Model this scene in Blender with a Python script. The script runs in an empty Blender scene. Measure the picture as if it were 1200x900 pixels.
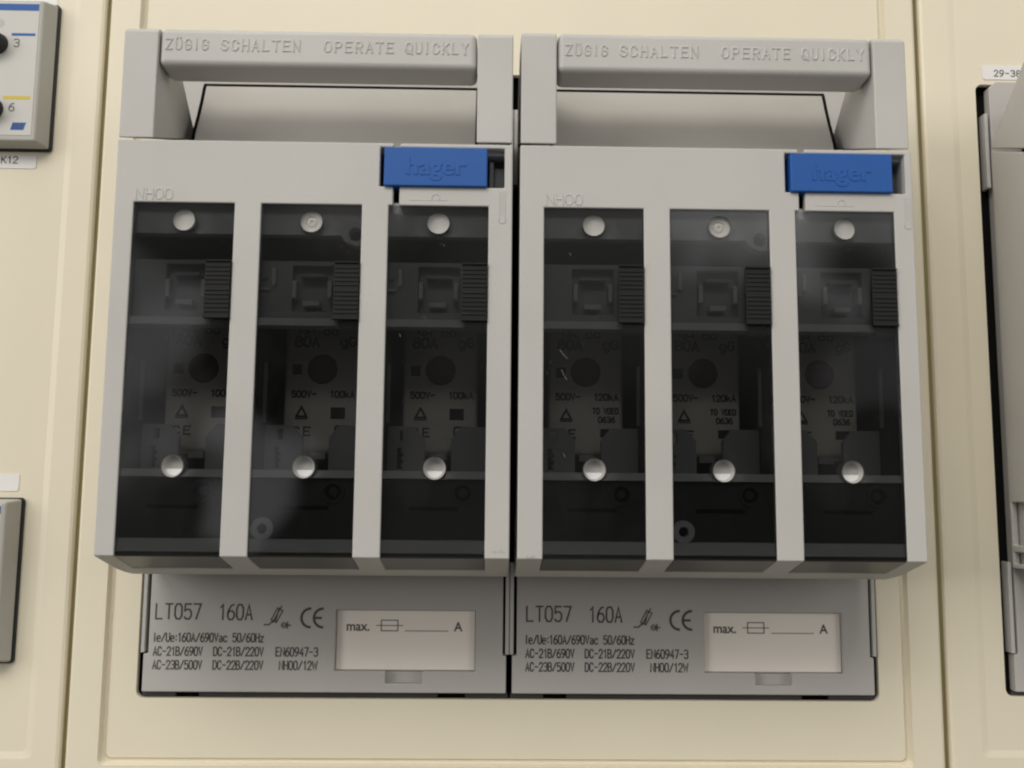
import bpy, bmesh, math, random
from mathutils import Vector, Matrix

sc = bpy.context.scene
C = sc.collection
MM = 0.001
random.seed(7)

# ------------------------------------------------------------------ camera
cam_d = bpy.data.cameras.new('camera')
cam_d.sensor_width = 36.0
cam_d.lens = 36.0 * 1150 / 1200
cam_d.clip_start = 0.005
cam_d.clip_end = 50
cam = bpy.data.objects.new('camera', cam_d)
C.objects.link(cam)
R = [[0.99978519, 0.01761058, -0.01092905],
     [-0.0188046, 0.9924727, -0.12101377],
     [0.00871567, 0.12119329, 0.99259066]]
cam.matrix_world = Matrix(((R[0][0], R[0][2], -R[0][1], -4.372 * MM),
                           (R[1][0], R[1][2], -R[1][1], -291.778 * MM),
                           (R[2][0], R[2][2], -R[2][1], -31.024 * MM),
                           (0, 0, 0, 1)))
sc.camera = cam

# ------------------------------------------------------------------ world and lamps
world = bpy.data.worlds.new('World')
sc.world = world
world.use_nodes = True
wt = world.node_tree
wt.nodes.clear()
w_out = wt.nodes.new('ShaderNodeOutputWorld')
w_bg = wt.nodes.new('ShaderNodeBackground')
w_tc = wt.nodes.new('ShaderNodeTexCoord')
w_sep = wt.nodes.new('ShaderNodeSeparateXYZ')
w_ramp = wt.nodes.new('ShaderNodeValToRGB')
w_noise = wt.nodes.new('ShaderNodeTexNoise')
w_nr = wt.nodes.new('ShaderNodeMapRange')
w_mul = wt.nodes.new('ShaderNodeMix')
w_mul.data_type = 'RGBA'
w_mul.blend_type = 'MULTIPLY'
w_mul.inputs[0].default_value = 1.0
w_noise.inputs['Scale'].default_value = 3.2
w_noise.inputs['Detail'].default_value = 2.0
w_nr.inputs['From Min'].default_value = 0.40
w_nr.inputs['From Max'].default_value = 0.66
w_nr.inputs['To Min'].default_value = 0.35
w_nr.inputs['To Max'].default_value = 1.9
els = w_ramp.color_ramp.elements
els[0].position = 0.30
els[0].color = (0.24, 0.23, 0.21, 1)
els[1].position = 0.95
els[1].color = (0.95, 0.93, 0.87, 1)
e = els.new(0.55)
e.color = (0.10, 0.10, 0.098, 1)
w_map = wt.nodes.new('ShaderNodeMapRange')
w_map.inputs['From Min'].default_value = -1
w_map.inputs['From Max'].default_value = 1
L = wt.links.new
L(w_tc.outputs['Generated'], w_sep.inputs[0])
L(w_sep.outputs['Z'], w_map.inputs['Value'])
L(w_map.outputs[0], w_ramp.inputs[0])
L(w_tc.outputs['Generated'], w_noise.inputs['Vector'])
L(w_noise.outputs['Fac'], w_nr.inputs['Value'])
L(w_ramp.outputs[0], w_mul.inputs[6])
L(w_nr.outputs[0], w_mul.inputs[7])
w_wob = wt.nodes.new('ShaderNodeTexNoise')
w_wob.inputs['Scale'].default_value = 11
w_wob.inputs['Detail'].default_value = 1.2
L(w_tc.outputs['Generated'], w_wob.inputs['Vector'])
w_sc = wt.nodes.new('ShaderNodeVectorMath')
w_sc.operation = 'MULTIPLY_ADD'
w_sc.inputs[1].default_value = (.22, .22, .22)
w_sc.inputs[2].default_value = (-.11, -.11, -.11)
L(w_wob.outputs['Color'], w_sc.inputs[0])
w_nv = wt.nodes.new('ShaderNodeVectorMath')
L(w_tc.outputs['Generated'], w_nv.inputs[0])
L(w_sc.outputs[0], w_nv.inputs[1])
# soft bright patches of the room, seen only as faint reflections in the panes
last = w_mul.outputs[2]
for (bx, by, bz, rad, amp) in ((-.36, -.93, .12, .09, 1.3), (-.23, -.975, .04, .055, 1.3), (.24, -.93, .30, .10, 1.8), (.36, -.92, .29, .09, 1.5), (.37, -.93, .12, .06, .5)):
    dn = wt.nodes.new('ShaderNodeVectorMath')
    dn.operation = 'DISTANCE'
    dv = Vector((bx, by, bz)).normalized()
    dn.inputs[1].default_value = dv
    L(w_nv.outputs[0], dn.inputs[0])
    mrn = wt.nodes.new('ShaderNodeMapRange')
    mrn.interpolation_type = 'SMOOTHSTEP'
    mrn.inputs['From Min'].default_value = rad * .3
    mrn.inputs['From Max'].default_value = rad * 1.3
    mrn.inputs['To Min'].default_value = amp
    mrn.inputs['To Max'].default_value = 0
    L(dn.outputs['Value'], mrn.inputs['Value'])
    mm = wt.nodes.new('ShaderNodeMix')
    mm.data_type = 'RGBA'
    mm.blend_type = 'ADD'
    mm.inputs[0].default_value = 1
    L(last, mm.inputs[6])
    L(mrn.outputs[0], mm.inputs[7])
    last = mm.outputs[2]
L(last, w_bg.inputs['Color'])
w_bg.inputs['Strength'].default_value = 0.62
L(w_bg.outputs[0], w_out.inputs['Surface'])


def ceiling_lamp(name, loc, target, sx, sy, power, col):  # builds any area lamp, the added side fills included
    d = bpy.data.lights.new(name, 'AREA')
    d.shape = 'RECTANGLE'
    d.size, d.size_y = sx, sy
    d.energy = power
    d.color = col
    o = bpy.data.objects.new(name, d)
    C.objects.link(o)
    o.location = loc
    o.rotation_euler = (Vector(target) - Vector(loc)).to_track_quat('-Z', 'Y').to_euler()
    return o


ceiling_lamp('ceiling_lamp', (-0.45, -0.8, 1.6), (0, 0, 0), 1.8, 0.9, 4.5, (1.0, 0.94, 0.87))
ceiling_lamp('ceiling_lamp', (-0.6, -2.0, 1.8), (0, 0, 0), 2.2, 0.9, 40, (1.0, 0.965, 0.90))
ceiling_lamp('side_fill', (-1.9, -1.35, 0.55), (0, 0, 0), 1.0, 1.3, 19, (1.0, 0.98, 0.94))  # added fill from the left to lift the dark base, no known source
ceiling_lamp('side_fill', (1.8, -1.4, 0.5), (0, 0, 0), 0.9, 1.2, 10, (1.0, 0.97, 0.92))  # weaker added fill from the right, no known source either

sc.view_settings.view_transform = 'Standard'
sc.view_settings.look = 'None'
sc.view_settings.exposure = 0.0
sc.view_settings.gamma = 1.0
sc.view_settings.use_curve_mapping = False
sc.cycles.filter_width = 2.2
sc.cycles.max_bounces = 10
sc.cycles.transparent_max_bounces = 16


# ------------------------------------------------------------------ materials
def plastic(name, col, rough=0.5, var=0.06, bump=0.02, bscale=900, spec=0.4, dirt=0.0, metal=0.0):
    m = bpy.data.materials.new(name)
    m.use_nodes = True
    nt = m.node_tree
    b = nt.nodes['Principled BSDF']
    tc = nt.nodes.new('ShaderNodeTexCoord')
    n1 = nt.nodes.new('ShaderNodeTexNoise')
    n1.inputs['Scale'].default_value = 28
    n1.inputs['Detail'].default_value = 5
    nt.links.new(tc.outputs['Object'], n1.inputs['Vector'])
    mr = nt.nodes.new('ShaderNodeMapRange')
    mr.inputs['From Min'].default_value = 0.3
    mr.inputs['From Max'].default_value = 0.7
    mr.inputs['To Min'].default_value = 1 - var
    mr.inputs['To Max'].default_value = 1 + var
    nt.links.new(n1.outputs['Fac'], mr.inputs['Value'])
    mx = nt.nodes.new('ShaderNodeMix')
    mx.data_type = 'RGBA'
    mx.blend_type = 'MULTIPLY'
    mx.inputs[0].default_value = 1
    mx.inputs[6].default_value = (*col, 1)
    nt.links.new(mr.outputs[0], mx.inputs[7])
    last = mx.outputs[2]
    if dirt > 0:
        n3 = nt.nodes.new('ShaderNodeTexNoise')
        n3.inputs['Scale'].default_value = 210
        n3.inputs['Detail'].default_value = 6
        n3.inputs['Roughness'].default_value = 0.7
        nt.links.new(tc.outputs['Object'], n3.inputs['Vector'])
        r3 = nt.nodes.new('ShaderNodeMapRange')
        r3.inputs['From Min'].default_value = 0.66
        r3.inputs['From Max'].default_value = 0.78
        r3.inputs['To Min'].default_value = 0
        r3.inputs['To Max'].default_value = dirt
        nt.links.new(n3.outputs['Fac'], r3.inputs['Value'])
        m3 = nt.nodes.new('ShaderNodeMix')
        m3.data_type = 'RGBA'
        nt.links.new(r3.outputs[0], m3.inputs[0])
        nt.links.new(last, m3.inputs[6])
        m3.inputs[7].default_value = (col[0] * .45, col[1] * .42, col[2] * .38, 1)
        last = m3.outputs[2]
    nt.links.new(last, b.inputs['Base Color'])
    b.inputs['Roughness'].default_value = rough
    b.inputs['Metallic'].default_value = metal
    b.inputs['Specular IOR Level'].default_value = spec
    if bump > 0:
        n2 = nt.nodes.new('ShaderNodeTexNoise')
        n2.inputs['Scale'].default_value = bscale
        n2.inputs['Detail'].default_value = 3
        nt.links.new(tc.outputs['Object'], n2.inputs['Vector'])
        bp = nt.nodes.new('ShaderNodeBump')
        bp.inputs['Strength'].default_value = bump * 4
        bp.inputs['Distance'].default_value = 0.0002
        nt.links.new(n2.outputs['Fac'], bp.inputs['Height'])
        nt.links.new(bp.outputs[0], b.inputs['Normal'])
    return m


def smoked(name, tint, haze=0.012):
    m = bpy.data.materials.new(name)
    m.use_nodes = True
    nt = m.node_tree
    nt.nodes.clear()
    out = nt.nodes.new('ShaderNodeOutputMaterial')
    tr = nt.nodes.new('ShaderNodeBsdfTransparent')
    tr.inputs[0].default_value = (*tint, 1)
    gl = nt.nodes.new('ShaderNodeBsdfGlossy')
    gl.inputs['Roughness'].default_value = 0.03
    df = nt.nodes.new('ShaderNodeBsdfDiffuse')
    df.inputs[0].default_value = (0.5, 0.5, 0.48, 1)
    fr = nt.nodes.new('ShaderNodeFresnel')
    fr.inputs['IOR'].default_value = 1.49
    m1 = nt.nodes.new('ShaderNodeMixShader')
    m2 = nt.nodes.new('ShaderNodeMixShader')
    tc = nt.nodes.new('ShaderNodeTexCoord')
    # dust and wiping marks: soft smears plus fine specks
    n1 = nt.nodes.new('ShaderNodeTexNoise')
    n1.inputs['Scale'].default_value = 34
    n1.inputs['Detail'].default_value = 4
    mp = nt.nodes.new('ShaderNodeMapping')
    mp.inputs['Scale'].default_value = (1, 1, 0.5)
    nt.links.new(tc.outputs['Object'], mp.inputs['Vector'])
    nt.links.new(mp.outputs[0], n1.inputs['Vector'])
    r1 = nt.nodes.new('ShaderNodeMapRange')
    r1.inputs['From Min'].default_value = 0.5
    r1.inputs['From Max'].default_value = 0.75
    r1.inputs['To Min'].default_value = haze * 0.3
    r1.inputs['To Max'].default_value = haze * 3.0
    nt.links.new(n1.outputs['Fac'], r1.inputs['Value'])
    n2 = nt.nodes.new('ShaderNodeTexNoise')
    n2.inputs['Scale'].default_value = 1100
    n2.inputs['Detail'].default_value = 1
    nt.links.new(tc.outputs['Object'], n2.inputs['Vector'])
    r2 = nt.nodes.new('ShaderNodeMapRange')
    r2.inputs['From Min'].default_value = 0.77
    r2.inputs['From Max'].default_value = 0.82
    r2.inputs['To Min'].default_value = 0
    r2.inputs['To Max'].default_value = 0.09
    nt.links.new(n2.outputs['Fac'], r2.inputs['Value'])
    ad = nt.nodes.new('ShaderNodeMath')
    ad.operation = 'ADD'
    nt.links.new(r1.outputs[0], ad.inputs[0])
    nt.links.new(r2.outputs[0], ad.inputs[1])
    nt.links.new(ad.outputs[0], m1.inputs[0])
    nt.links.new(tr.outputs[0], m1.inputs[1])
    nt.links.new(df.outputs[0], m1.inputs[2])
    nt.links.new(fr.outputs[0], m2.inputs[0])
    nt.links.new(m1.outputs[0], m2.inputs[1])
    nt.links.new(gl.outputs[0], m2.inputs[2])
    nt.links.new(m2.outputs[0], out.inputs['Surface'])
    return m


M = {
    'grey': plastic('grey_plastic', (0.49, 0.477, 0.456), 0.5, 0.045, 0.045, 1300, dirt=0.16),
    'handle': plastic('handle_plastic', (0.49, 0.477, 0.456), 0.45, 0.045, 0.045, 1300, dirt=0.2),
    'shroud': plastic('glossy_grey_plastic', (0.43, 0.408, 0.38), 0.34, 0.04, 0.01, 300, dirt=0.05),
    'base': plastic('base_grey_plastic', (0.47, 0.45, 0.428), 0.55, 0.02, 0.015),
    'card': plastic('card_paper', (0.88, 0.82, 0.75), 0.85, 0.02, 0),
    'ink': plastic('dark_ink', (0.075, 0.07, 0.066), 0.7, 0.05, 0),
    'black': plastic('black_plastic', (0.018, 0.018, 0.018), 0.55, 0.1, 0.02),
    'inner': plastic('inner_grey_plastic', (0.40, 0.405, 0.41), 0.5, 0.05, 0.02),
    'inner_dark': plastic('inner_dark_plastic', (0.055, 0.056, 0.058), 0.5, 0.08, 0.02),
    'blue': plastic('blue_plastic', (0.010, 0.088, 0.34), 0.5, 0.05, 0.02),
    'door': plastic('beige_paint', (0.76, 0.697, 0.55), 0.42, 0.018, 0.02, 500),
    'white': plastic('white_sticker', (0.78, 0.76, 0.75), 0.6, 0.02, 0),
    'fuse': plastic('fuse_ceramic', (0.82, 0.78, 0.66), 0.7, 0.05, 0.02),
    'fuse_print': plastic('fuse_print', (0.03, 0.03, 0.03), 0.7, 0.05, 0),
    'red': plastic('dark_red_indicator', (0.13, 0.03, 0.025), 0.5, 0.1, 0),
    'metal': plastic('dull_metal', (0.42, 0.42, 0.40), 0.4, 0.06, 0, metal=0.9),
    'module': plastic('module_grey', (0.43, 0.42, 0.375), 0.5, 0.03, 0.02),
    'module_face': plastic('module_face', (0.56, 0.55, 0.52), 0.5, 0.02, 0),
    'yellow': plastic('yellow_line', (0.62, 0.47, 0.05), 0.6, 0.03, 0),
    'socket': plastic('pale_socket', (0.40, 0.39, 0.37), 0.5, 0.03, 0),
    'pane': smoked('smoked_pane', (0.665, 0.668, 0.673)),
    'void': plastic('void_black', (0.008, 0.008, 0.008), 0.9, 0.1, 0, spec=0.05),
    'inner_lit': plastic('inner_lit_plastic', (0.72, 0.73, 0.735), 0.5, 0.04, 0.01),  # lighter copy of the inner grey, light on its forward parts put into colour
    'gap_tone': plastic('olive_gap_shade', (0.24, 0.205, 0.09), 0.6, 0.08, 0),  # beige in shade, put into the colour of the gap strips
    'scuff': plastic('scuff', (0.22, 0.19, 0.165), 0.7, 0.3, 0),
    'scratch': plastic('scratch', (0.30, 0.30, 0.30), 0.6, 0.1, 0),
    'grip': plastic('grip_black', (0.014, 0.0145, 0.015), 0.6, 0.1, 0.01, spec=0.2),
    'pane_edge': plastic('dark_pane_edge', (0.05, 0.048, 0.043), 0.35, 0.08, 0.01),
}


# ------------------------------------------------------------------ mesh builder (units: mm; x right, d towards viewer, z up)
def V(x, d, z):
    return Vector((x * MM, -d * MM, z * MM))


def front(a, b, t):
    return V(a, t, b)


def side(a, b, t):
    return V(t, a, b)


class MB:
    def __init__(self):
        self.bm = bmesh.new()

    def face(self, pts):
        vs = [self.bm.verts.new(p) for p in pts]
        return self.bm.faces.new(vs)

    def hexa(self, p):
        v = [self.bm.verts.new(q) for q in p]
        for f in ((0, 1, 2, 3), (4, 5, 6, 7), (0, 1, 5, 4), (1, 2, 6, 5), (2, 3, 7, 6), (3, 0, 4, 7)):
            self.bm.faces.new([v[i] for i in f])
        return self

    def box(self, x0, x1, d0, d1, z0, z1):
        return self.hexa([V(x0, d0, z0), V(x1, d0, z0), V(x1, d0, z1), V(x0, d0, z1),
                          V(x0, d1, z0), V(x1, d1, z0), V(x1, d1, z1), V(x0, d1, z1)])

    def prism(self, prof, t0, t1, mp=side):
        a = [self.bm.verts.new(mp(p[0], p[1], t0)) for p in prof]
        b = [self.bm.verts.new(mp(p[0], p[1], t1)) for p in prof]
        n = len(prof)
        self.bm.faces.new(a)
        self.bm.faces.new(b)
        for i in range(n):
            self.bm.faces.new((a[i], a[(i + 1) % n], b[(i + 1) % n], b[i]))
        return self

    def plate(self, outer, holes, t0, t1, mp=front):
        tmp = bmesh.new()
        edges = []
        loops = []
        for lp in [outer] + list(holes):
            vs = [tmp.verts.new((p[0], p[1], 0)) for p in lp]
            loops.append(len(vs))
            for i in range(len(vs)):
                edges.append(tmp.edges.new((vs[i], vs[(i + 1) % len(vs)])))
        tmp.verts.index_update()
        bmesh.ops.triangle_fill(tmp, use_beauty=True, edges=edges)
        tmp.verts.index_update()
        co = [(v.co.x, v.co.y) for v in tmp.verts]
        tris = [[v.index for v in f.verts] for f in tmp.faces]
        tmp.free()
        A = [self.bm.verts.new(mp(a, b, t0)) for a, b in co]
        B = [self.bm.verts.new(mp(a, b, t1)) for a, b in co]
        for t in tris:
            self.bm.faces.new([A[i] for i in t])
            self.bm.faces.new([B[i] for i in t])
        s = 0
        for n in loops:
            for i in range(n):
                j = (i + 1) % n
                self.bm.faces.new((A[s + i], A[s + j], B[s + j], B[s + i]))
            s += n
        return self

    def grid_shell(self, outer, inner, xs, solid):
        """outer/inner: lists of (d,z) down a profile; cells (row,col) kept when solid"""
        nr, nc = len(outer), len(xs)
        O = [[None] * nc for _ in range(nr)]
        I = [[None] * nc for _ in range(nr)]

        def g(T, src, r, c):
            if T[r][c] is None:
                T[r][c] = self.bm.verts.new(V(xs[c], *src[r]))
            return T[r][c]
        S = [[solid(r, c) for c in range(nc - 1)] for r in range(nr - 1)]

        def ok(r, c):
            return 0 <= r < nr - 1 and 0 <= c < nc - 1 and S[r][c]
        for r in range(nr - 1):
            for c in range(nc - 1):
                if not S[r][c]:
                    continue
                q = ((r, c), (r, c + 1), (r + 1, c + 1), (r + 1, c))
                self.bm.faces.new([g(O, outer, *k) for k in q])
                self.bm.faces.new([g(I, inner, *k) for k in q])
                for (nb, e0, e1) in (((r - 1, c), 0, 1), ((r, c + 1), 1, 2), ((r + 1, c), 2, 3), ((r, c - 1), 3, 0)):
                    if not ok(*nb):
                        a, b = q[e0], q[e1]
                        self.bm.faces.new((g(O, outer, *a), g(O, outer, *b), g(I, inner, *b), g(I, inner, *a)))
        return self

    def lathe(self, cx, cz, prof, n=28, a0=0.0):
        """prof: list of (radius, d); revolved about the axis pointing at the viewer"""
        rings = []
        for r, d in prof:
            if r < 1e-6:
                rings.append([self.bm.verts.new(V(cx, d, cz))])
            else:
                rings.append([self.bm.verts.new(V(cx + r * math.cos(2 * math.pi * i / n), d, cz + r * math.sin(2 * math.pi * i / n))) for i in range(n)])
        for A, B in zip(rings, rings[1:]):
            for i in range(n):
                j = (i + 1) % n
                if len(A) == 1 and len(B) > 1:
                    self.bm.faces.new((A[0], B[i], B[j]))
                elif len(B) == 1 and len(A) > 1:
                    self.bm.faces.new((A[i], A[j], B[0]))
                elif len(A) > 1:
                    self.bm.faces.new((A[i], A[j], B[j], B[i]))
        return self

    def ribbon(self, pts, w, d0, d1, wt=None, closed=False, mp=front):
        """mitred stroke in the x-z plane raised from d0 to d1; wt = width at the top"""
        wt = w if wt is None else wt
        n = len(pts)
        P = [Vector(p) for p in pts]
        offs = []
        for i in range(n):
            if closed:
                a, b = P[i] - P[i - 1], P[(i + 1) % n] - P[i]
            else:
                a = P[i] - P[i - 1] if i > 0 else P[1] - P[0]
                b = P[i + 1] - P[i] if i < n - 1 else P[-1] - P[-2]
            a, b = a.normalized(), b.normalized()
            na, nb = Vector((-a.y, a.x)), Vector((-b.y, b.x))
            m = na + nb
            if m.length < 1e-6:
                m = na
            m.normalize()
            offs.append(m / max(0.5, m.dot(na)))
        if not closed:
            P[0] = P[0] - (P[1] - P[0]).normalized() * w * .35
            P[-1] = P[-1] + (P[-1] - P[-2]).normalized() * w * .35
        rows = []
        for p, o in zip(P, offs):
            rows.append([self.bm.verts.new(mp(*(p + o * w / 2), d0)), self.bm.verts.new(mp(*(p + o * wt / 2), d1)),
                         self.bm.verts.new(mp(*(p - o * wt / 2), d1)), self.bm.verts.new(mp(*(p - o * w / 2), d0))])
        rng = range(n if closed else n - 1)
        for i in rng:
            A, B = rows[i], rows[(i + 1) % n]
            for k in range(3):
                self.bm.faces.new((A[k], A[k + 1], B[k + 1], B[k]))
        if not closed:
            self.bm.faces.new(rows[0])
            self.bm.faces.new(rows[-1])
        return self

    def text(self, s, x0, x1, z0, h, w, d0, d1, wt=None, extra=0.0):
        """stroke lettering from x0 to x1, baseline z0, cap height h"""
        adv = sum(ADV.get(c, 5.6) + extra for c in s)
        sx = (x1 - x0) / (adv - 1.6 - extra)
        sz = h / 6.0
        x = x0
        k = 0
        for c in s:
            for pl in GLYPH.get(c, ()):
                k += 1
                self.ribbon([(x + px * sx, z0 + pz * sz) for px, pz in pl], w, d0, d1 + 0.003 * (k % 5), wt)
            x += (ADV.get(c, 5.6) + extra) * sx
        return self

    def build(self, name, mat, parent=None, bevel=0.0, seg=2, smooth=True, angle=32):
        bmesh.ops.recalc_face_normals(self.bm, faces=self.bm.faces[:])
        me = bpy.data.meshes.new(name)
        self.bm.to_mesh(me)
        self.bm.free()
        mats = mat if isinstance(mat, (list, tuple)) else [mat]
        for m in mats:
            me.materials.append(m)
        o = bpy.data.objects.new(name, me)
        C.objects.link(o)
        if parent:
            o.parent = parent
        if smooth:
            for p in me.polygons:
                p.use_smooth = True
            me.set_sharp_from_angle(angle=math.radians(38))
        if bevel > 0:
            b = o.modifiers.new('bevel', 'BEVEL')
            b.width = bevel * MM
            b.segments = seg
            b.limit_method = 'ANGLE'
            b.angle_limit = math.radians(angle)
            b.harden_normals = True
        return o


def arc(cx, cz, r, a0, a1, n=14, rz=None):
    rz = r if rz is None else rz
    return [(cx + r * math.cos(math.radians(a0 + (a1 - a0) * i / n)), cz + rz * math.sin(math.radians(a0 + (a1 - a0) * i / n))) for i in range(n + 1)]


def circle(cx, cz, r, n=32):
    return arc(cx, cz, r, 0, 360, n)[:-1]


def rrect(x0, x1, z0, z1, r, n=6):
    return (arc(x1 - r, z1 - r, r, 0, 90, n) + arc(x0 + r, z1 - r, r, 90, 180, n) +
            arc(x0 + r, z0 + r, r, 180, 270, n) + arc(x1 - r, z0 + r, r, 270, 360, n))


def rect(x0, x1, z0, z1):
    return [(x0, z0), (x1, z0), (x1, z1), (x0, z1)]


def oval(cx, cz, rx, rz, a0=0, a1=360, n=12):
    return arc(cx, cz, rx, a0, a1, n, rz)


O_ = [(0, 1.4), (0, 4.6), (1, 6), (3, 6), (4, 4.6), (4, 1.4), (3, 0), (1, 0), (0, 1.4)]
GLYPH = {
    'A': [[(0, 0), (2, 6), (4, 0)], [(0.8, 2), (3.2, 2)]],
    'B': [[(0, 0), (0, 6), (2.6, 6), (3.6, 5.3), (3.6, 3.9), (2.6, 3.2), (0, 3.2)], [(2.6, 3.2), (4, 2.4), (4, .9), (2.8, 0), (0, 0)]],
    'C': [[(4, 4.7), (3, 6), (1, 6), (0, 4.6), (0, 1.4), (1, 0), (3, 0), (4, 1.3)]],
    'D': [[(0, 0), (0, 6), (2.6, 6), (4, 4.6), (4, 1.4), (2.6, 0), (0, 0)]],
    'E': [[(4, 6), (0, 6), (0, 0), (4, 0)], [(0, 3.1), (3.1, 3.1)]],
    'G': [[(4, 4.7), (3, 6), (1, 6), (0, 4.6), (0, 1.4), (1, 0), (3, 0), (4, 1.2), (4, 2.8), (2.3, 2.8)]],
    'H': [[(0, 0), (0, 6)], [(4, 0), (4, 6)], [(0, 3.1), (4, 3.1)]],
    'I': [[(1.0, 0), (1.0, 6)]],
    'K': [[(0, 0), (0, 6)], [(4, 6), (0, 2.4)], [(1.3, 3.5), (4, 0)]],
    'L': [[(0, 6), (0, 0), (3.6, 0)]],
    'N': [[(0, 0), (0, 6), (4, 0), (4, 6)]],
    'O': [O_], '0': [O_],
    'P': [[(0, 0), (0, 6), (3, 6), (4, 5.1), (4, 3.7), (3, 2.8), (0, 2.8)]],
    'Q': [O_, [(2.4, 1.6), (4.2, -.4)]],
    'R': [[(0, 0), (0, 6), (3, 6), (4, 5.1), (4, 3.7), (3, 2.8), (0, 2.8)], [(2.2, 2.8), (4, 0)]],
    'S': [[(4, 5), (3, 6), (1, 6), (0, 5), (0, 4), (1, 3.2), (3, 2.8), (4, 2), (4, 1), (3, 0), (1, 0), (0, 1)]],
    'T': [[(0, 6), (4, 6)], [(2, 6), (2, 0)]],
    'U': [[(0, 6), (0, 1.4), (1, 0), (3, 0), (4, 1.4), (4, 6)]],
    'Ü': [[(0, 5.4), (0, 1.4), (1, 0), (3, 0), (4, 1.4), (4, 4.8)], [(0.8, 6.7), (0.8, 7.1)], [(3.2, 6.7), (3.2, 7.1)]],
    'V': [[(0, 6), (2, 0), (4, 6)]],
    'W': [[(0, 6), (1.3, 0), (2.7, 4.8), (4.1, 0), (5.4, 6)]],
    'Y': [[(0, 6), (2, 3), (4, 6)], [(2, 3), (2, 0)]],
    'Z': [[(0, 6), (4, 6), (0, 0), (4, 0)]],
    '1': [[(0.8, 4.8), (2.2, 6), (2.2, 0)]],
    '2': [[(0, 4.6), (1, 6), (3, 6), (4, 4.8), (4, 3.8), (0, 0), (4, 0)]],
    '3': [[(0, 5.2), (1, 6), (3, 6), (4, 5), (4, 3.9), (3, 3.2), (1.6, 3.2)], [(3, 3.2), (4, 2.4), (4, 1), (3, 0), (1, 0), (0, .8)]],
    '4': [[(3, 0), (3, 6), (0, 1.8), (4, 1.8)]],
    '5': [[(3.8, 6), (0.4, 6), (0.2, 3.3), (1.2, 3.8), (3, 3.8), (4, 2.7), (4, 1.2), (3, 0), (1, 0), (0, .8)]],
    '6': [[(3.6, 6), (2, 5.6), (0.4, 3.6), (0, 2), (0, 1.2), (1, 0), (3, 0), (4, 1.2), (4, 2.3), (3, 3.4), (1, 3.4), (0, 2.4)]],
    '7': [[(0, 6), (4, 6), (1.4, 0)]],
    '8': [[(1, 3.2), (0.2, 4), (0.2, 5.1), (1, 6), (3, 6), (3.8, 5.1), (3.8, 4), (3, 3.2), (1, 3.2), (0, 2.3), (0, 1), (1, 0), (3, 0), (4, 1), (4, 2.3), (3, 3.2)]],
    '9': [[(0.4, 0), (2, .4), (3.6, 2.4), (4, 4), (4, 4.8), (3, 6), (1, 6), (0, 4.8), (0, 3.7), (1, 2.6), (3, 2.6), (4, 3.6)]],
    'a': [[(0.4, 3.9), (2.8, 4), (3.6, 3.2), (3.6, 0)], [(3.6, 2.3), (1, 2.2), (0.2, 1.1), (1, 0), (2.6, 0), (3.6, .9)]],
    'c': [[(3.8, 3.2), (2.9, 4), (1, 4), (0, 3), (0, 1), (1, 0), (2.9, 0), (3.8, .8)]],
    'e': [[(0, 2.1), (3.8, 2.1), (3.8, 3.1), (2.9, 4), (1, 4), (0, 3), (0, 1), (1, 0), (3.4, 0)]],
    'g': [[(3.8, 1), (2.8, 0), (1, 0), (0, 1), (0, 3), (1, 4), (2.8, 4), (3.8, 3)], [(3.8, 4), (3.8, -1), (2.8, -2), (.6, -2)]],
    'k': [[(0, 0), (0, 6)], [(3.4, 4), (0, 1.6)], [(1.2, 2.4), (3.6, 0)]],
    'z': [[(0, 4), (3.6, 4), (0, 0), (3.6, 0)]],
    'h': [[(0, 0), (0, 6)], [(0, 3), (1.2, 4), (2.8, 4), (3.6, 3), (3.6, 0)]],
    '/': [[(0, 0), (4, 6)]],
    '-': [[(0.3, 3), (3.7, 3)]],
    '~': [[(0, 2.7), (1, 3.5), (2, 3.2), (3, 2.7), (4, 3.4)]],
    ':': [[(1, 1), (1, 1.5)], [(1, 3.6), (1, 4.1)]],
    '.': [[(0.6, 0), (0.6, 0.5)]],
}
ADV = {'W': 7.0, 'I': 4.0, ':': 3.2, '.': 2.6, ' ': 5.6, '1': 5.2}


def font_text(name, s, x, z, size, d, th, mat, parent, sx=1.0, align='LEFT', bold=0.0, bevel=0.0):
    cu = bpy.data.curves.new(name, 'FONT')
    cu.body = s
    cu.size = size * MM
    cu.extrude = th * MM / 2
    cu.offset = bold * MM
    cu.bevel_depth = bevel * MM
    cu.align_x = align
    t = bpy.data.objects.new(name, cu)
    C.objects.link(t)
    dg = bpy.context.evaluated_depsgraph_get()
    me = bpy.data.meshes.new_from_object(t.evaluated_get(dg))
    bpy.data.objects.remove(t)
    me.transform(Matrix.Translation(V(x, d + th / 2, z)) @ Matrix.Rotation(math.pi / 2, 4, 'X') @ Matrix.Diagonal((sx, 1, 1, 1)))
    me.materials.clear()
    me.materials.append(mat)
    o = bpy.data.objects.new(name, me)
    C.objects.link(o)
    o.parent = parent
    return o


def thing(name, label, cat, group=None, loc=(0, 0, 0)):
    o = bpy.data.objects.new(name, None)
    o.empty_display_size = 0.01
    C.objects.link(o)
    o.location = loc
    o['label'] = label
    o['category'] = cat
    if group:
        o['group'] = group
    return o


def tag(o, label, cat, group=None):
    o['label'] = label
    o['category'] = cat
    if group:
        o['group'] = group
    return o


def kids(o):
    return [c for c in C.objects if c.parent == o]


def copy_tree(o, parent=None):
    c = o.copy()
    C.objects.link(c)
    if parent:
        c.parent = parent
    for ch in kids(o):
        copy_tree(ch, c)
    return c


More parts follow.
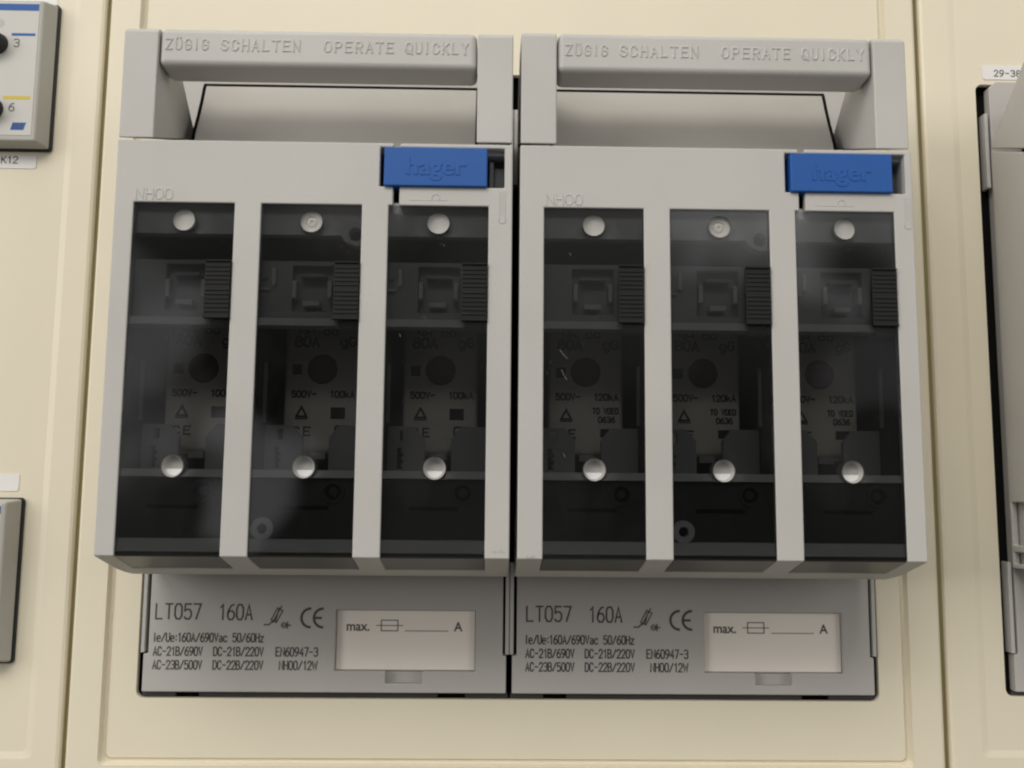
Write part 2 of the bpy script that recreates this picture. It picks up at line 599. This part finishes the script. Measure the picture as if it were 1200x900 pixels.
# ------------------------------------------------------------------ cabinet: frame behind, three doors
cabinet = thing('switch_cabinet', 'beige painted electrical cabinet with flat doors and narrow dark gaps', 'cabinet')
MB().box(-420, 460, -9, -6, -190, 210).build('cabinet_frame', M['door'], cabinet)


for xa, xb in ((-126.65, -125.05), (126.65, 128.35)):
    MB().box(xa, xb, -5.9, -1.7, -150, 180).build('gap_shade_strip', M['gap_tone'], cabinet)  # added strip whose olive colour stands for the shaded door gap


def door(x0, x1, z0, z1, ix0, ix1, iz0, iz1, hole, label, rise=1.3, slope=1.9, groove=0.8):
    m = MB()
    bm = m.bm

    def ring(pts, d):
        return [bm.verts.new(V(a, d, b)) for a, b in pts]
    o_b = ring(rect(x0, x1, z0, z1), -3)
    o_c = ring(rect(x0, x1, z0, z1), rise - 1.3)
    o_m = ring(rect(x0 + .35, x1 - .35, z0 + .35, z1 - .35), rise - .4)
    o_f = ring(rect(x0 + 1.1, x1 - 1.1, z0 + 1.1, z1 - 1.1), rise)
    i_f = ring(rrect(ix0, ix1, iz0, iz1, 1.5, 3), rise)
    i_b = ring(rrect(ix0 + slope, ix1 - slope, iz0 + slope, iz1 - slope, 1.5, 3), 0)
    for i in range(4):
        j = (i + 1) % 4
        bm.faces.new((o_b[i], o_b[j], o_c[j], o_c[i]))
        bm.faces.new((o_c[i], o_c[j], o_m[j], o_m[i]))
        bm.faces.new((o_m[i], o_m[j], o_f[j], o_f[i]))
    n = len(i_f)
    mids = []
    if groove > 0:
        for q in (.3, .7):
            w = slope * q
            mids.append(ring(rrect(ix0 + w, ix1 - w, iz0 + w, iz1 - w, 1.5, 3), -groove))
    chain = [i_f] + mids + [i_b]
    for A, B in zip(chain, chain[1:]):
        for i in range(n):
            j = (i + 1) % n
            bm.faces.new((A[i], A[j], B[j], B[i]))
    # rim between the outer rectangle and the inner rounded one (corner fans); rrect starts at right-top
    corner = [2, 3, 0, 1]
    per = n // 4
    for q in range(4):
        cv = o_f[corner[q]]
        for i in range(q * per, q * per + per - 1):
            bm.faces.new((cv, i_f[i], i_f[i + 1]))
        a = i_f[q * per + per - 1]
        b = i_f[(q * per + per) % n]
        bm.faces.new((cv, a, b, o_f[corner[(q + 1) % 4]]))
    inner = rrect(ix0 + slope, ix1 - slope, iz0 + slope, iz1 - slope, 1.5, 3)
    m.plate(inner, [hole] if hole else [], -2, 0)
    bmesh.ops.remove_doubles(bm, verts=bm.verts[:], dist=1e-6)
    o = m.build('cabinet_door', M['door'], cabinet, smooth=False)
    o['label'] = label
    return o


door(-125.0, 126.6, -150, 180, -115.6, 117.2, -105.4, 170,
     rrect(-106.2, 108.3, -87.1, 101.6, 2.2), 'middle beige door with both large fuse switches set into its cutout')
door(-400, -126.7, -150, 180, -390, -134.4, -104, 170, None,
     'left beige door carrying the two small control modules', 0.4, 2.0, 0)
door(128.4, 450, -150, 180, 137.6, 440, -102.5, 170,
     rrect(145.4, 252.5, -85.4, 101.0, 2.2), 'right beige door with the partly visible fuse switch and the 29-38 sticker', 0.4, 2.0, 0)

# ------------------------------------------------------------------ the fuse switch (local frame = left unit, world mm)
D = 44.4
WX = [-98.0 + 32.813 * k for k in range(3)]
WW = 25.9
FRAME_LABEL = 'grey fuse switch'
def make_switch(sh, label):
    sw = thing('fuse_switch', label,
               'fuse switch', 'grey fuse switches set in the cabinet doors')

    # black tray behind everything
    MB().box(-106.9, 2.9 if sh else 1.7, -5.8, -3.2, -87.8, 102.2).build('mounting_tray', M['void'], sw)

    # base plate
    m = MB()
    q = 1.1 if sh else 0.0    # the base of this unit sits a touch further right in the cutout
    bx0, bx1 = -104.5 - q, -0.2
    outer = [(bx0, -85.3), (bx1, -85.3), (bx1, -74.6), (-1.2, -74.6), (-1.2, 98.5), (-4, 100.6), (-101 - q, 100.6), (-103.2 - q, 98.5), (-103.2 - q, -74.6), (bx0, -74.6)]
    m.plate(outer, [[(-49.6, -62.0), (-49.6, -79.2), (-34.9, -79.2), (-34.9, -82.6), (-24.4, -82.6), (-24.4, -79.2), (-9.2, -79.2), (-9.2, -62.0)]], -3.0, 0.6)
    m.box(-50.2, -8.6, -2.6, -1.6, -79.6, -61.5)
    m.box(-35.2, -24.1, -2.6, -1.7, -83.0, -79.62)
    base = m.build('base_plate', M['base'], sw, bevel=0.35)
    base.location.x = q * MM
    # lower lip of the base, seen as a dark strip, with small catch slots
    m = MB()
    for a, b in ((-104.9, -95.4), (-88.6, -20.0), (-12.0, 0.3 + q)):
        m.box(a, b, -3, -1.4, -86.8, -85.5)
    m.build('base_lip', M['inner_dark'], sw)
    for xa, xb in ((-105.2, -104.1), (-0.5 + q, 0.6 + q)):
        for za, zb in ((-74.3, -48), (66, 90)):
            MB().box(xa, xb, -3, 0.9, za, zb).build('side_rail', M['grey'], sw, bevel=0.2)

    # printing on the base
    m = MB()
    I0, I1 = 0.6, 0.66
    m.text('LT057', -101.4, -88.6, -64.8, 4.2, 0.48, I0, I1)
    m.text('160A', -83.2, -73.8, -64.9, 4.2, 0.48, I0, I1)
    m.text('Ie/Ue:160A/690Vac 50/60Hz', -101.7, -70.2, -71.2, 2.35, 0.36, I0, I1)
    m.text('AC-21B/690V', -101.6, -87.7, -75.1, 2.35, 0.36, I0, I1)
    m.text('DC-21B/220V', -84.4, -70.2, -75.1, 2.35, 0.36, I0, I1)
    m.text('EN60947-3', -66.5, -54.6, -75.1, 2.35, 0.36, I0, I1)
    m.text('AC-23B/500V', -101.6, -87.7, -78.9, 2.35, 0.36, I0, I1)
    m.text('DC-22B/220V', -84.4, -70.2, -78.9, 2.35, 0.36, I0, I1)
    m.text('NH00/12W', -65.4, -54.6, -78.9, 2.35, 0.36, I0, I1)
    # conformity mark: two open rings
    m.ribbon(arc(-56.9, -64.3, 2.65, 93, 267, 18), 0.72, I0, I1)
    m.ribbon(arc(-53.3, -64.3, 2.65, 93, 267, 18), 0.72, I0, I1)
    m.ribbon([(-55.5, -64.3), (-53.9, -64.3)], 0.68, I0, I1 + .02)
    # the tilted switch pictogram with its short bars
    cxp, czp = -66.6, -63.6
    ang = math.radians(62)


    def rot(u, v):
        return (cxp + u * math.cos(ang) - v * math.sin(ang), czp + u * math.sin(ang) + v * math.cos(ang))


    m.ribbon([rot(-1.9, -.85), rot(1.9, -.85), rot(1.9, .85), rot(-1.9, .85)], 0.34, I0, I1, closed=True)
    m.ribbon([rot(-2.4, 0.1), rot(2.9, 0.1)], 0.34, I0, I1 + .02)
    m.ribbon([rot(-1.9, -.45), rot(1.9, .35)], 0.34, I0, I1 + .035)
    m.ribbon([(-70.2, -66.3), (-68.8, -66.3), (-68.0, -65.4)], 0.4, I0, I1)
    m.ribbon(circle(-64.5, -66.4, 0.7, 10), 0.34, I0, I1, closed=True)
    m.ribbon([(-64.7, -66.4), (-62.6, -66.4)], 0.34, I0, I1 + .02)
    m.ribbon([(-63.5, -67.3), (-63.5, -65.5)], 0.34, I0, I1 + .035)
    m.build('lettering', M['ink'], base, smooth=False)

    # rating card in its recess
    m = MB()
    m.box(-49.4, -9.4, -1.5, -1.0, -79.0, -62.2)
    card = m.build('rating_card', M['card'], sw)
    card.location.x = q * MM
    m = MB()
    m.ribbon([(-36.6, -68.0), (-31.8, -68.0), (-31.8, -65.0), (-36.6, -65.0)], 0.26, -1.0, -0.94, closed=True)
    m.ribbon([(-38.0, -66.5), (-30.4, -66.5)], 0.22, -1.0, -0.92)
    m.ribbon([(-29.6, -68.0), (-17.2, -68.0)], 0.2, -1.0, -0.93)
    m.build('fuse_symbol', M['ink'], card, smooth=False)
    font_text('lettering', 'max.', -46.8, -68.0, 3.9, -1.0, 0.06, M['ink'], card, 0.92, bold=0.06)
    font_text('lettering', 'A', -15.4, -68.0, 3.7, -1.0, 0.06, M['ink'], card, 0.95, bold=0.06)

    # cover: front frame that bends under at the foot, side walls, top
    OUT = [(D, 62.3), (D, 61.1), (D, 50.6), (D, 45.5), (D, -44.7), (30.2, -48.6), (24, -49.9), (17.5, -50.9), (12, -51.2)]
    INN = [(D - 2.6, 62.3), (D - 2.6, 61.1), (D - 2.6, 50.6), (D - 2.6, 45.5), (D - 2.6, -42.8), (29.2, -46.2), (23.2, -47.5), (17, -48.4), (12, -48.7)]
    XS = [-103.0 + sh, WX[0], WX[0] + WW, WX[1], WX[1] + WW, -34.8, WX[2], -31.3, -29.7, WX[2] + WW, -2.4 + .55 * sh, -0.3 + .75 * sh]


    def solid(r, c):
        x = (XS[c] + XS[c + 1]) / 2
        if r == 0:
            return not (-31.3 < x < -29.7)
        if r == 1:
            return not (-34.8 < x < -2.4 + .55 * sh)
        if r == 2:
            return not (-31.3 < x < -29.7)
        if r in (3, 4):
            return not any(w < x < w + WW for w in WX)
        return True


    m = MB().grid_shell(OUT, INN, XS, solid)
    cav = [rect(2.6, 20, -43, -30.5), rect(2.6, 16, -48.4, -45.0)]
    prof = [(43.2, 61.6), (43.2, -43.9), (36, -46.0), (29.6, -47.9), (20, -49.7), (1.2, -49.7), (1.2, 77.6)]
    for xa, xb in ((-102.7 + sh, -100.9 + sh), (-1.9 + sh, -0.6 + sh)):
        m.plate(prof, cav, xa, xb, side)
    m.box(-100.6 + sh, -99.8 + sh, 1.6, 26, -49, -28)
    m.box(-100.4, -2.6, 2, 41.6, 60.2, 62.1)
    cover = m.build('front_cover', M['grey'], sw, bevel=0.45, seg=2)
    # embossed size mark and small gauge mark
    m = MB()
    m.text('NH00', -97.4, -88.2, 46.4, 2.6, 0.55, D - .02, D + 0.14, 0.22)
    m.build('size_mark', M['grey'], cover, smooth=False)
    m = MB()
    m.ribbon([(-3.6, 49.4), (-3.6, 42.4)] + arc(-2.9, 42.0, 0.9, 150, 390, 10) + [(-2.2, 42.4), (-2.2, 49.4)], 0.3, D - .02, D + 0.14, 0.12)
    m.ribbon([(-2.9, 49.2), (-2.9, 43.5)], 0.2, D - .02, D + 0.12, 0.1)
    m.build('gauge_mark', M['grey'], cover, smooth=False)
    m = MB()
    m.ribbon(arc(-20.2, 47.6, 1.0, -20, 200, 10), 0.22, D - .02, D + 0.12, 0.1)
    m.ribbon([(-27, 46.9), (-17, 47.0)], 0.2, D - .02, D + 0.08, 0.08)
    m.build('lock_mark', M['grey'], cover, smooth=False)
    m = MB()
    rs = random.Random(3 if sh == 0 else 8)
    xq, zq = (-4.6, -42.9) if sh == 0 else (-102.0, -44.2)
    pts = [(xq, zq)]
    for q in range(13):
        pts.append((pts[-1][0] + rs.uniform(.05, .42), zq + rs.uniform(-.5, .5)))
    m.ribbon(pts, 0.09, D - .01, D + 0.015)
    m.build('scuff_mark', M['scuff'], cover, smooth=False)
    # back liner that darkens the slider slot
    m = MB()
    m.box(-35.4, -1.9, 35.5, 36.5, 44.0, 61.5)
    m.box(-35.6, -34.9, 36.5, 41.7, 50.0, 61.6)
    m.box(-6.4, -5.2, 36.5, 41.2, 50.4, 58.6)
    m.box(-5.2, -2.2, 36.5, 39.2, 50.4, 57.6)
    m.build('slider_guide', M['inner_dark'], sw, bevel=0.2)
    # blue slider
    m = MB()
    m.box(-33.7, -6.9, 40.0, 45.5, 50.45, 60.85)
    slider = m.build('blue_slider', M['blue'], sw, bevel=0.35)
    font_text('lettering', 'hager', -20.4, 53.6, 6.6, 45.5, 0.07, M['blue'], slider, 1.06, 'CENTER', bold=0.10, bevel=0.07)

    # handle: two arms and the bar
    up = 0.7 if sh == 0 else 1.3
    arm_out = [(44.4, 62.65), (44.4, 91.3 + up), (43.0, 92.6 + up), (27.0, 96.6), (22.5, 96.8), (1.5, 78.3)]
    arm_in = [(44.4, 62.65), (44.4, 91.3 + up), (43.0, 92.6 + up), (28.5, 92.8 + up), (23.5, 87.5), (9.0, 75.6)]
    for xo, xi in ((-102.9 + sh, -93.9 + .7 * sh), (-0.4 + sh, -9.8 + .5 * sh)):
        m = MB()
        A = [m.bm.verts.new(V(xo, *p)) for p in arm_out]
        B = [m.bm.verts.new(V(xi, *p)) for p in arm_in]
        m.bm.faces.new(A)
        m.bm.faces.new(B)
        for i in range(6):
            m.bm.faces.new((A[i], A[(i + 1) % 6], B[(i + 1) % 6], B[i]))
        m.build('handle_arm', M['handle'], sw, bevel=0.4, seg=3)
    bar_prof = [(44.2, 82.7), (44.2, 92.5 + up), (34.4, 92.6 + up), (33.4, 82.4)]
    bar = MB().prism(bar_prof, -93.65 + .7 * sh, -10.05 + .5 * sh).build('handle_bar', M['handle'], sw, bevel=1.7, seg=5)
    m = MB()
    for s, xa, xb in (('ZÜGIG', -91.8, -81.0), ('SCHALTEN', -77.3, -56.9), ('OPERATE', -50.2, -32.3), ('QUICKLY', -28.8, -12.5)):
        m.text(s, xa + .4 * sh, xb + .4 * sh, 87.1 + .3 * (up - .7), 2.75, 0.56 if s[0] == 'Z' else 0.78, 44.18, 44.42, 0.16, extra=1.5)
    m.build('lettering', M['handle'], bar, smooth=False)

    # arc chute behind the bar: glossy curved shroud over a box blackened as the gap's shade
    sp = [(15.4, 89.7), (17.2, 85.0), (19.6, 79.6), (22.0, 75.0), (23.6, 71.6), (24.6, 68.5), (25.2, 63.0)]
    sp2 = [(d - 2, z) for d, z in sp]
    MB().prism(sp + sp2[::-1], -89.8 if sh == 0 else -94.6, -10.6 if sh == 0 else -14.4).build('arc_shroud', M['shroud'], sw, bevel=0.3)
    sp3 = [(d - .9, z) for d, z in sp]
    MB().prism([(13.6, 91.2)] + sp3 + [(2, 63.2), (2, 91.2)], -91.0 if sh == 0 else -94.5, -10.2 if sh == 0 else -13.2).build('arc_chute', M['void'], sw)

    # insides and panes
    PANE = [(D - .25, 45.3), (D - .25, -44.2)]
    for k in range(3):
        x0 = WX[k]
        cx = x0 + WW / 2
        mid = (k == 1)
        H1, H2 = (cx, 41.0), (cx + 0.1, -22.3)
        # carrier: the window block with a recess round the fuse grip carries all the rest
        m = MB()
        m.plate(rect(x0 - .6, x0 + WW + .6, 16.0, 31.6), [rect(cx - 5.2, cx + 5.6, 18.2, 30.4)], 34.0, 39.6)
        carrier = m.build('fuse_carrier', M['inner'], sw, bevel=0.2)

        def sub(name, mat, m, bevel=0.15):
            return m.build(name, M[mat], carrier, bevel=bevel)

        sub('recess_plate', 'inner', MB().box(cx - 6, cx + 6.4, 35.6, 37.0, 17.0, 31.0))
        top = [(x0 - .6, 47), (x0 - .6, 38.0), (x0 + WW + .6, 38.0), (x0 + WW + .6, 47)]
        if mid:
            top = [(x0 - .6, 47), (x0 - .6, 38.0), (x0 + 20.3, 38.0), (x0 + 21.5, 36.3), (x0 + 24.0, 35.3), (x0 + WW + .6, 35.3), (x0 + WW + .6, 47)]
        sub('upper_plate', 'inner_lit', MB().plate(top, [circle(x0 + 24.1, 38.4, 1.75, 20)] if mid else [], 38.0, 41.6))
        sub('ledge', 'inner_lit', MB().prism([(39.0, 16.2), (42.0, 16.0), (42.6, 13.9), (38.0, 13.7)], x0 - .6, x0 + 20.5))
        sub('ledge', 'inner', MB().prism([(39.0, 15.5), (41.4, 15.2), (41.8, 13.4), (38.0, 13.2)], x0 + 20.55, x0 + WW + .6))
        sub('ledge', 'inner_lit', MB().prism([(28, -22.6), (42.2, -23.0), (42.6, -25.0), (38, -25.2)], x0 - .6, x0 + WW + .6))
        sub('ledge', 'inner_lit', MB().prism([(38, -40.2), (42.4, -40.3), (42.9, -43.6), (36, -44.2)], x0 - .3, x0 + WW + .3))
        # guide wings beside the fuse foot; one has a slot and a toothed edge
        notch = [rect(x0 + 2.6, x0 + 4.2, -14.5, -11.6),
                 [(x0 + 2.0, -22), (x0 + 2.0, -16.4), (x0 + 3.4, -16.4), (x0 + 3.0, -17.4), (x0 + 3.9, -18.2), (x0 + 3.0, -19.1), (x0 + 3.9, -20.0), (x0 + 3.1, -20.9), (x0 + 3.6, -22)]]
        sub('guide_wing', 'inner', MB().plate([(x0 - .6, -24), (x0 + 9.4, -24), (x0 + 9.4, -13.8), (x0 + 6.6, -10.6), (x0 - .6, -10.6)], notch, 26, 28))
        sub('guide_wing', 'inner', MB().plate([(x0 + WW + .6, -24), (x0 + 16.5, -24), (x0 + 16.5, -13.8), (x0 + 19.0, -10.6), (x0 + WW + .6, -10.6)], [], 26, 28))
        for xa in (x0 - 2.2, x0 + WW + .75):
            sub('partition', 'inner_dark', MB().box(xa, xa + 1.4, 2.5, 38.0, -40, 47))  # dark colour here stands in for shade in the fuse cavity
            sub('edge_strip', 'inner', MB().box(xa + (1.4 if xa < x0 else -.9), xa + (2.3 if xa < x0 else 0), 30.0, 31.0, -10, 6))
        # pads round the grip of the fuse
        for q in ((cx - 5.0, cx - 3.9, 21.6, 26.2), (cx + 4.1, cx + 5.2, 21.6, 26.2), (cx - 2.2, cx + 2.2, 19.5, 20.8)):
            sub('pad', 'inner_lit', MB().box(q[0], q[1], 37.0, 40.7, q[2], q[3]))
        sub('pad', 'inner', MB().box(cx - 3.2, cx + 3.6, 37.0, 40.2, 27.2, 28.1))
        if k > 0:
            sub('pad', 'inner_lit', MB().box(x0 + 2.6, x0 + 3.6, 39.5, 40.6, 25.0, 29.5))
            sub('pad', 'inner_lit', MB().box(x0 - .4, x0 + 2.2, 39.5, 40.6, 23.6, 24.2))
            sub('pad', 'inner', MB().box(x0 - .4, x0 + 1.4, 39.5, 40.4, 26.6, 27.6))
        if mid:
            sub('screw_boss', 'inner_lit', MB().lathe(x0 + 2.9, -37.7, [(1.3, 40.0), (1.3, 42.6), (2.8, 42.6), (2.9, 40.0)], 24), 0)
        ctr = (x0 + 20.2, -28.4)
        sub('lower_panel', 'inner_dark', MB().plate(rect(x0 - .5, x0 + WW + .5, -40.1, -25.3), [rect(x0 + 6.4, x0 + 19.0, -33.0, -32.0), circle(*ctr, 2.1, 24)] + ([circle(x0 + 2.9, -37.7, 1.2, 16)] if mid else []), 39.5, 41.0))
        sub('ring_boss', 'inner_dark', MB().lathe(*ctr, [(2.1, 40.6), (2.1, 41.7), (2.9, 41.7), (2.9, 40.6)], 28), 0)
        sub('pin', 'inner_dark', MB().lathe(*ctr, [(0, 40.9), (1.1, 40.7), (1.2, 38.0)], 20), 0)
        sub('panel_back', 'void', MB().plate(rect(x0 - .5, x0 + WW + .5, -41, -24.9), [], 36.0, 37.2), 0)
        sub('back_wall', 'inner_dark', MB().box(x0 - 2, x0 + WW + 2, 1.2, 2.2, -44, 47), 0)
        sub('foot_block', 'void', MB().box(x0 + 8.6, x0 + 17.2, 24.0, 27.0, -24, -19.6), 0)
        # pale test sockets right behind the holes of the pane
        m = MB()
        if mid:
            m.lathe(*H1, [(0, 42.9), (0.35, 42.8), (0.5, 43.0), (0.9, 43.05), (1.5, 42.8), (1.65, 43.05), (2.5, 43.15), (2.82, 43.2), (2.82, 41)], 28)
        else:
            m.lathe(*H1, [(0, 42.85), (1.2, 42.9), (2.1, 43.0), (2.82, 43.2), (2.82, 41)], 28)
        m.build('test_socket', M['socket'], carrier, smooth=True)
        m = MB()
        m.lathe(*H2, [(0, 42.0), (2.05, 42.05), (2.83, 43.25), (2.9, 43.2), (2.9, 40)], 28)
        m.build('test_socket', M['socket'], carrier, smooth=True)

        # smoked pane: flat part with two test holes, bent foot
        m = MB()
        g = 0.12
        m.plate(rect(x0 + g, x0 + WW - g, -44.3, 45.5 - g), [circle(*H1, 2.85), circle(*H2, 2.85)], D - 1.0, D - .2)
        pane = m.build('window_pane', M['pane'], sw)
        m = MB()
        m.hexa([V(x0 + g, D - .7, -44.75), V(x0 + WW - g, D - .7, -44.75), V(x0 + WW - g, 30.6, -48.3), V(x0 + g, 30.6, -48.3),
                V(x0 + g, D - 1.3, -43.7), V(x0 + WW - g, D - 1.3, -43.7), V(x0 + WW - g, 30.2, -47.2), V(x0 + g, 30.2, -47.2)])
        m.build('pane_foot', M['pane_edge'], pane)
        marks = []
        if sh != 0 and k == 0:
            marks = [[(x0 + 4.2, 8.2), (x0 + 5.0, 7.0), (x0 + 6.1, 5.9)], [(x0 + 4.6, 3.0), (x0 + 5.3, 1.5), (x0 + 6.0, .5)],
                     [(x0 + 5.2, -18.2), (x0 + 5.5, -19.3)], [(x0 + 6.6, 33.6), (x0 + 6.9, 32.9)]]
        if sh == 0 and k == 2:
            marks = [[(x0 + 9.7, 16.4), (x0 + 10.1, 15.8)], [(x0 + 14.4, 35.2), (x0 + 14.6, 34.9)], [(x0 + 3.6, 11.8), (x0 + 3.8, 11.1)]]
        for q in marks:
            MB().ribbon(q, 0.08, D - .2, D - .18, 0.04).build('scratch', M['scratch'], pane, smooth=False)
        # black ribbed finger grip at the right edge of the pane
        gx0, gx1 = x0 + 19.3, x0 + 25.75
        m = MB()
        m.box(gx0, gx1, D - .15, D + .5, 15.2, 30.3)
        for q in range(11):
            z = 16.6 + q * 1.12 + (0.5 if q > 5 else 0)
            m.prism([(D + .45, z), (D + .72, z + .2), (D + .72, z + .5), (D + .45, z + .7)], gx0 + .2, gx1 - .1)
        m.box(gx0, gx1, D + .3, D + 1.0, 15.2, 15.7)
        m.box(gx0, gx1, D + .3, D + 1.0, 29.9, 30.3)
        m.build('grip', M['grip'], pane, bevel=0.1)

    return sw


# the fuse links standing inside (things of their own)
def make_fuse(k, marks):
    cx = WX[k] + WW / 2
    t = thing('fuse_link', '', 'fuse', 'fuse links behind the smoked windows', (cx * MM, 0, 0))
    m = MB().box(-10.4, 10.4, 4.0, 20.6, -17.5, 23.5)
    m.build('body', M['fuse'], t, bevel=1.0, seg=3)
    m = MB()
    m.box(-2.2, 2.2, 12, 24.5, -20.3, -17.7)
    m.build('grip_lug', M['metal'], t, bevel=0.2)
    m = MB()
    m.box(-2.2, 2.2, 12, 24.5, 23.7, 26.0)
    m.build('grip_lug', M['metal'], t, bevel=0.2)
    lab = MB().box(-9.6, 9.6, 20.5, 20.8, -16.5, 17.0).build('label_plate', M['fuse'], t)
    m = MB()
    a, b = 20.8, 20.86
    m.text(marks[0], -7.6, -1.2, 12.0, 2.6, 0.62, a, b)
    m.text('gG', 5.0, 8.9, 12.2, 2.4, 0.55, a, b)
    m.text('NH 00', -6.5, 4.0, 15.3, 1.4, 0.4, a, b)
    m.text('500V~', -8.2, -1.6, -2.2, 1.7, 0.45, a, b)
    m.text(marks[1], 2.4, 9.0, -2.2, 1.7, 0.45, a, b)
    m.box(-8.3, -5.6, a, b, 4.0, 6.9)
    m.ribbon([(-6.8, -7.6), (-4.0, -7.6), (-5.4, -5.0)], 0.6, a, b, closed=True)
    m.ribbon([(-7.0, -8.2), (-3.8, -8.2)], 0.4, a, b)
    m.text('C', -7.6, -5.9, -12.8, 2.2, 0.5, a, b)
    m.text('E', -4.6, -2.9, -12.8, 2.2, 0.5, a, b)
    if marks[2]:
        m.box(2.6, 6.6, a, b, -8.2, -5.0)
        m.ribbon(rrect(4.0, 8.0, -12.6, -10.2, .5, 3), 0.5, a, b, closed=True)
    else:
        m.text('TO VDE0', 2.0, 9.0, -6.0, 1.5, 0.4, a, b)
        m.text('0636', 3.6, 8.0, -8.4, 1.5, 0.4, a, b)
        m.box(4.0, 8.0, a, b, -12.6, -10.2)
    m.build('lettering', M['fuse_print'], lab, smooth=False)
    m = MB().lathe(0, 5.6, [(0, 21.2), (3.2, 21.2), (4.0, 21.0), (4.3, 20.7), (4.3, 20.2)], 32)
    m.build('indicator', M['red'], t)
    return t


FL = [
    'fuse link behind the leftmost window of the left switch',
    'fuse link behind the middle window of the left switch',
    'fuse link behind the right window of the left switch, beside the central gap',
    'fuse link behind the left window of the right switch, beside the central gap',
    'fuse link behind the middle window of the right switch',
    'fuse link behind the rightmost window of the right switch',
]
sw = make_switch(0.0, 'left of the two whole grey fuse switches, with clear embossing on its blue slider')
sw2 = make_switch(-1.35, 'right of the two whole grey fuse switches, nearer the 29-38 sticker')
sw2.location = (106 * MM, 0, 0)
sw3 = copy_tree(sw2)
sw3.location = (252.6 * MM, 0, 1.2 * MM)
sw3['label'] = 'partly visible grey fuse switch cut off at the right, under the 29-38 sticker'

fa = make_fuse(0, ('80A', '100kA', True))
fb = make_fuse(0, ('80A', '120kA', False))
for k in range(6):
    src = fa if k < 3 else fb
    o = src if k in (0, 3) else copy_tree(src)
    o.location = ((WX[k % 3] + WW / 2 + (106 if k > 2 else 0)) * MM, 0, 0)
    o['label'] = FL[k]

# ------------------------------------------------------------------ control modules on the left door
F = 6.0
mod = thing('control_module', 'upper grey control module with black knobs and blue and yellow lines', 'control module',
            'small grey control modules on the left door', (-140.7 * MM, 0, 74.7 * MM))
# local frame: right edge x=0, bottom z=0
W_, H_ = -52.0, 46.4
m = MB()
bm = m.bm
a = [bm.verts.new(V(*p)) for p in ((W_, 1.0, 0), (0, 1.0, 0), (0, 1.0, H_), (W_, 1.0, H_))]
b = [bm.verts.new(V(*p)) for p in ((W_ + 2.4, F, .9), (-2.4, F, .9), (-2.4, F, H_ - .9), (W_ + 2.4, F, H_ - .9))]
bm.faces.new(a)
bm.faces.new(b)
for i in range(4):
    bm.faces.new((a[i], a[(i + 1) % 4], b[(i + 1) % 4], b[i]))
m.build('housing', M['module'], mod, bevel=0.7, seg=3)
m = MB()
m.plate(rrect(W_ - .3, .35, -.35, H_ + .3, 1.2), [], 0.02, 1.0)
m.build('gasket', M['black'], mod)
fp = MB().box(W_ + 4.2, -3.5, F - .1, F + .12, 2.6, H_ - 1.6).build('face_plate', M['module_face'], mod, bevel=0.1)
MB().box(W_ + 4.6, -3.7, F + .1, F + .18, 42.1, 44.2).build('blue_bar', M['blue'], fp)
MB().box(-11.4, -4.3, F + .1, F + .18, 34.0, 34.8).build('blue_line', M['blue'], fp)
MB().box(-12.6, -4.5, F + .1, F + .17, 13.9, 14.9).build('yellow_line', M['yellow'], fp)
lg = MB().prism([(-9.8, 4.3), (-5.9, 4.3), (-5.2, 6.6), (-9.2, 6.6)], F + .1, F + .18, front).build('logo', M['blue'], fp)
m = MB()
m.text('3', -10.5, -9.0, 30.5, 2.4, .28, F + .1, F + .17)
m.text('6', -10.6, -9.1, 10.2, 2.4, .28, F + .1, F + .17)
for q in range(3):
    m.ribbon([(-9.1 + q * 1.15, 4.8), (-8.7 + q * 1.15, 6.1)], .35, F + .17, F + .21)
m.build('lettering', M['ink'], fp, smooth=False)
MB().lathe(-15.2, 38.0, [(0, F + .17), (1.35, F + .16), (1.4, F)], 20).build('lamp_dot', M['base'], fp)
for xx in (-15.6, -37):
    for zz in (31.3, 10.7):
        m = MB().lathe(xx, zz, [(0, F + 4.2), (2.3, F + 4.2), (2.9, F + 3.6), (3.3, F + .5), (3.4, F + .05)], 28)
        m.build('knob', M['black'], mod)
mod2 = copy_tree(mod)
mod2.location = (-141.5 * MM, 0, -77.2 * MM)
mod2['label'] = 'lower grey control module below the blank white sticker, only its right edge in view'

# ------------------------------------------------------------------ stickers
def sticker(x0, x1, z0, z1, label, d=0.0):
    o = MB().plate(rrect(x0, x1, z0, z1, .7, 4), [], d + .02, d + .2).build('label_sticker', M['white'])
    return tag(o, label, 'sticker', 'white stickers on the doors')


s = sticker(-172, -144.9, 69.1, 74.0 - .9, 'white sticker reading K12 under the upper control module')
m = MB()
m.text('K12', -155.4, -150.6, 70.7, 2.1, .3, .2, .25)
m.build('lettering', M['ink'], s, smooth=False)
sticker(-172, -143.4, -28.6, -23.6, 'blank white sticker above the lower control module')
s = sticker(-172, -141.7, 121.0, 126, 'white sticker at the top edge above the upper control module')
s = sticker(147.9, 178, 102.6, 107.3, 'white sticker reading 29-38 above the cut-off fuse switch')
m = MB()
m.text('29-38', 151.6, 159.8, 103.7, 1.95, .32, .2, .25, extra=.8)
m.build('lettering', M['ink'], s, smooth=False)
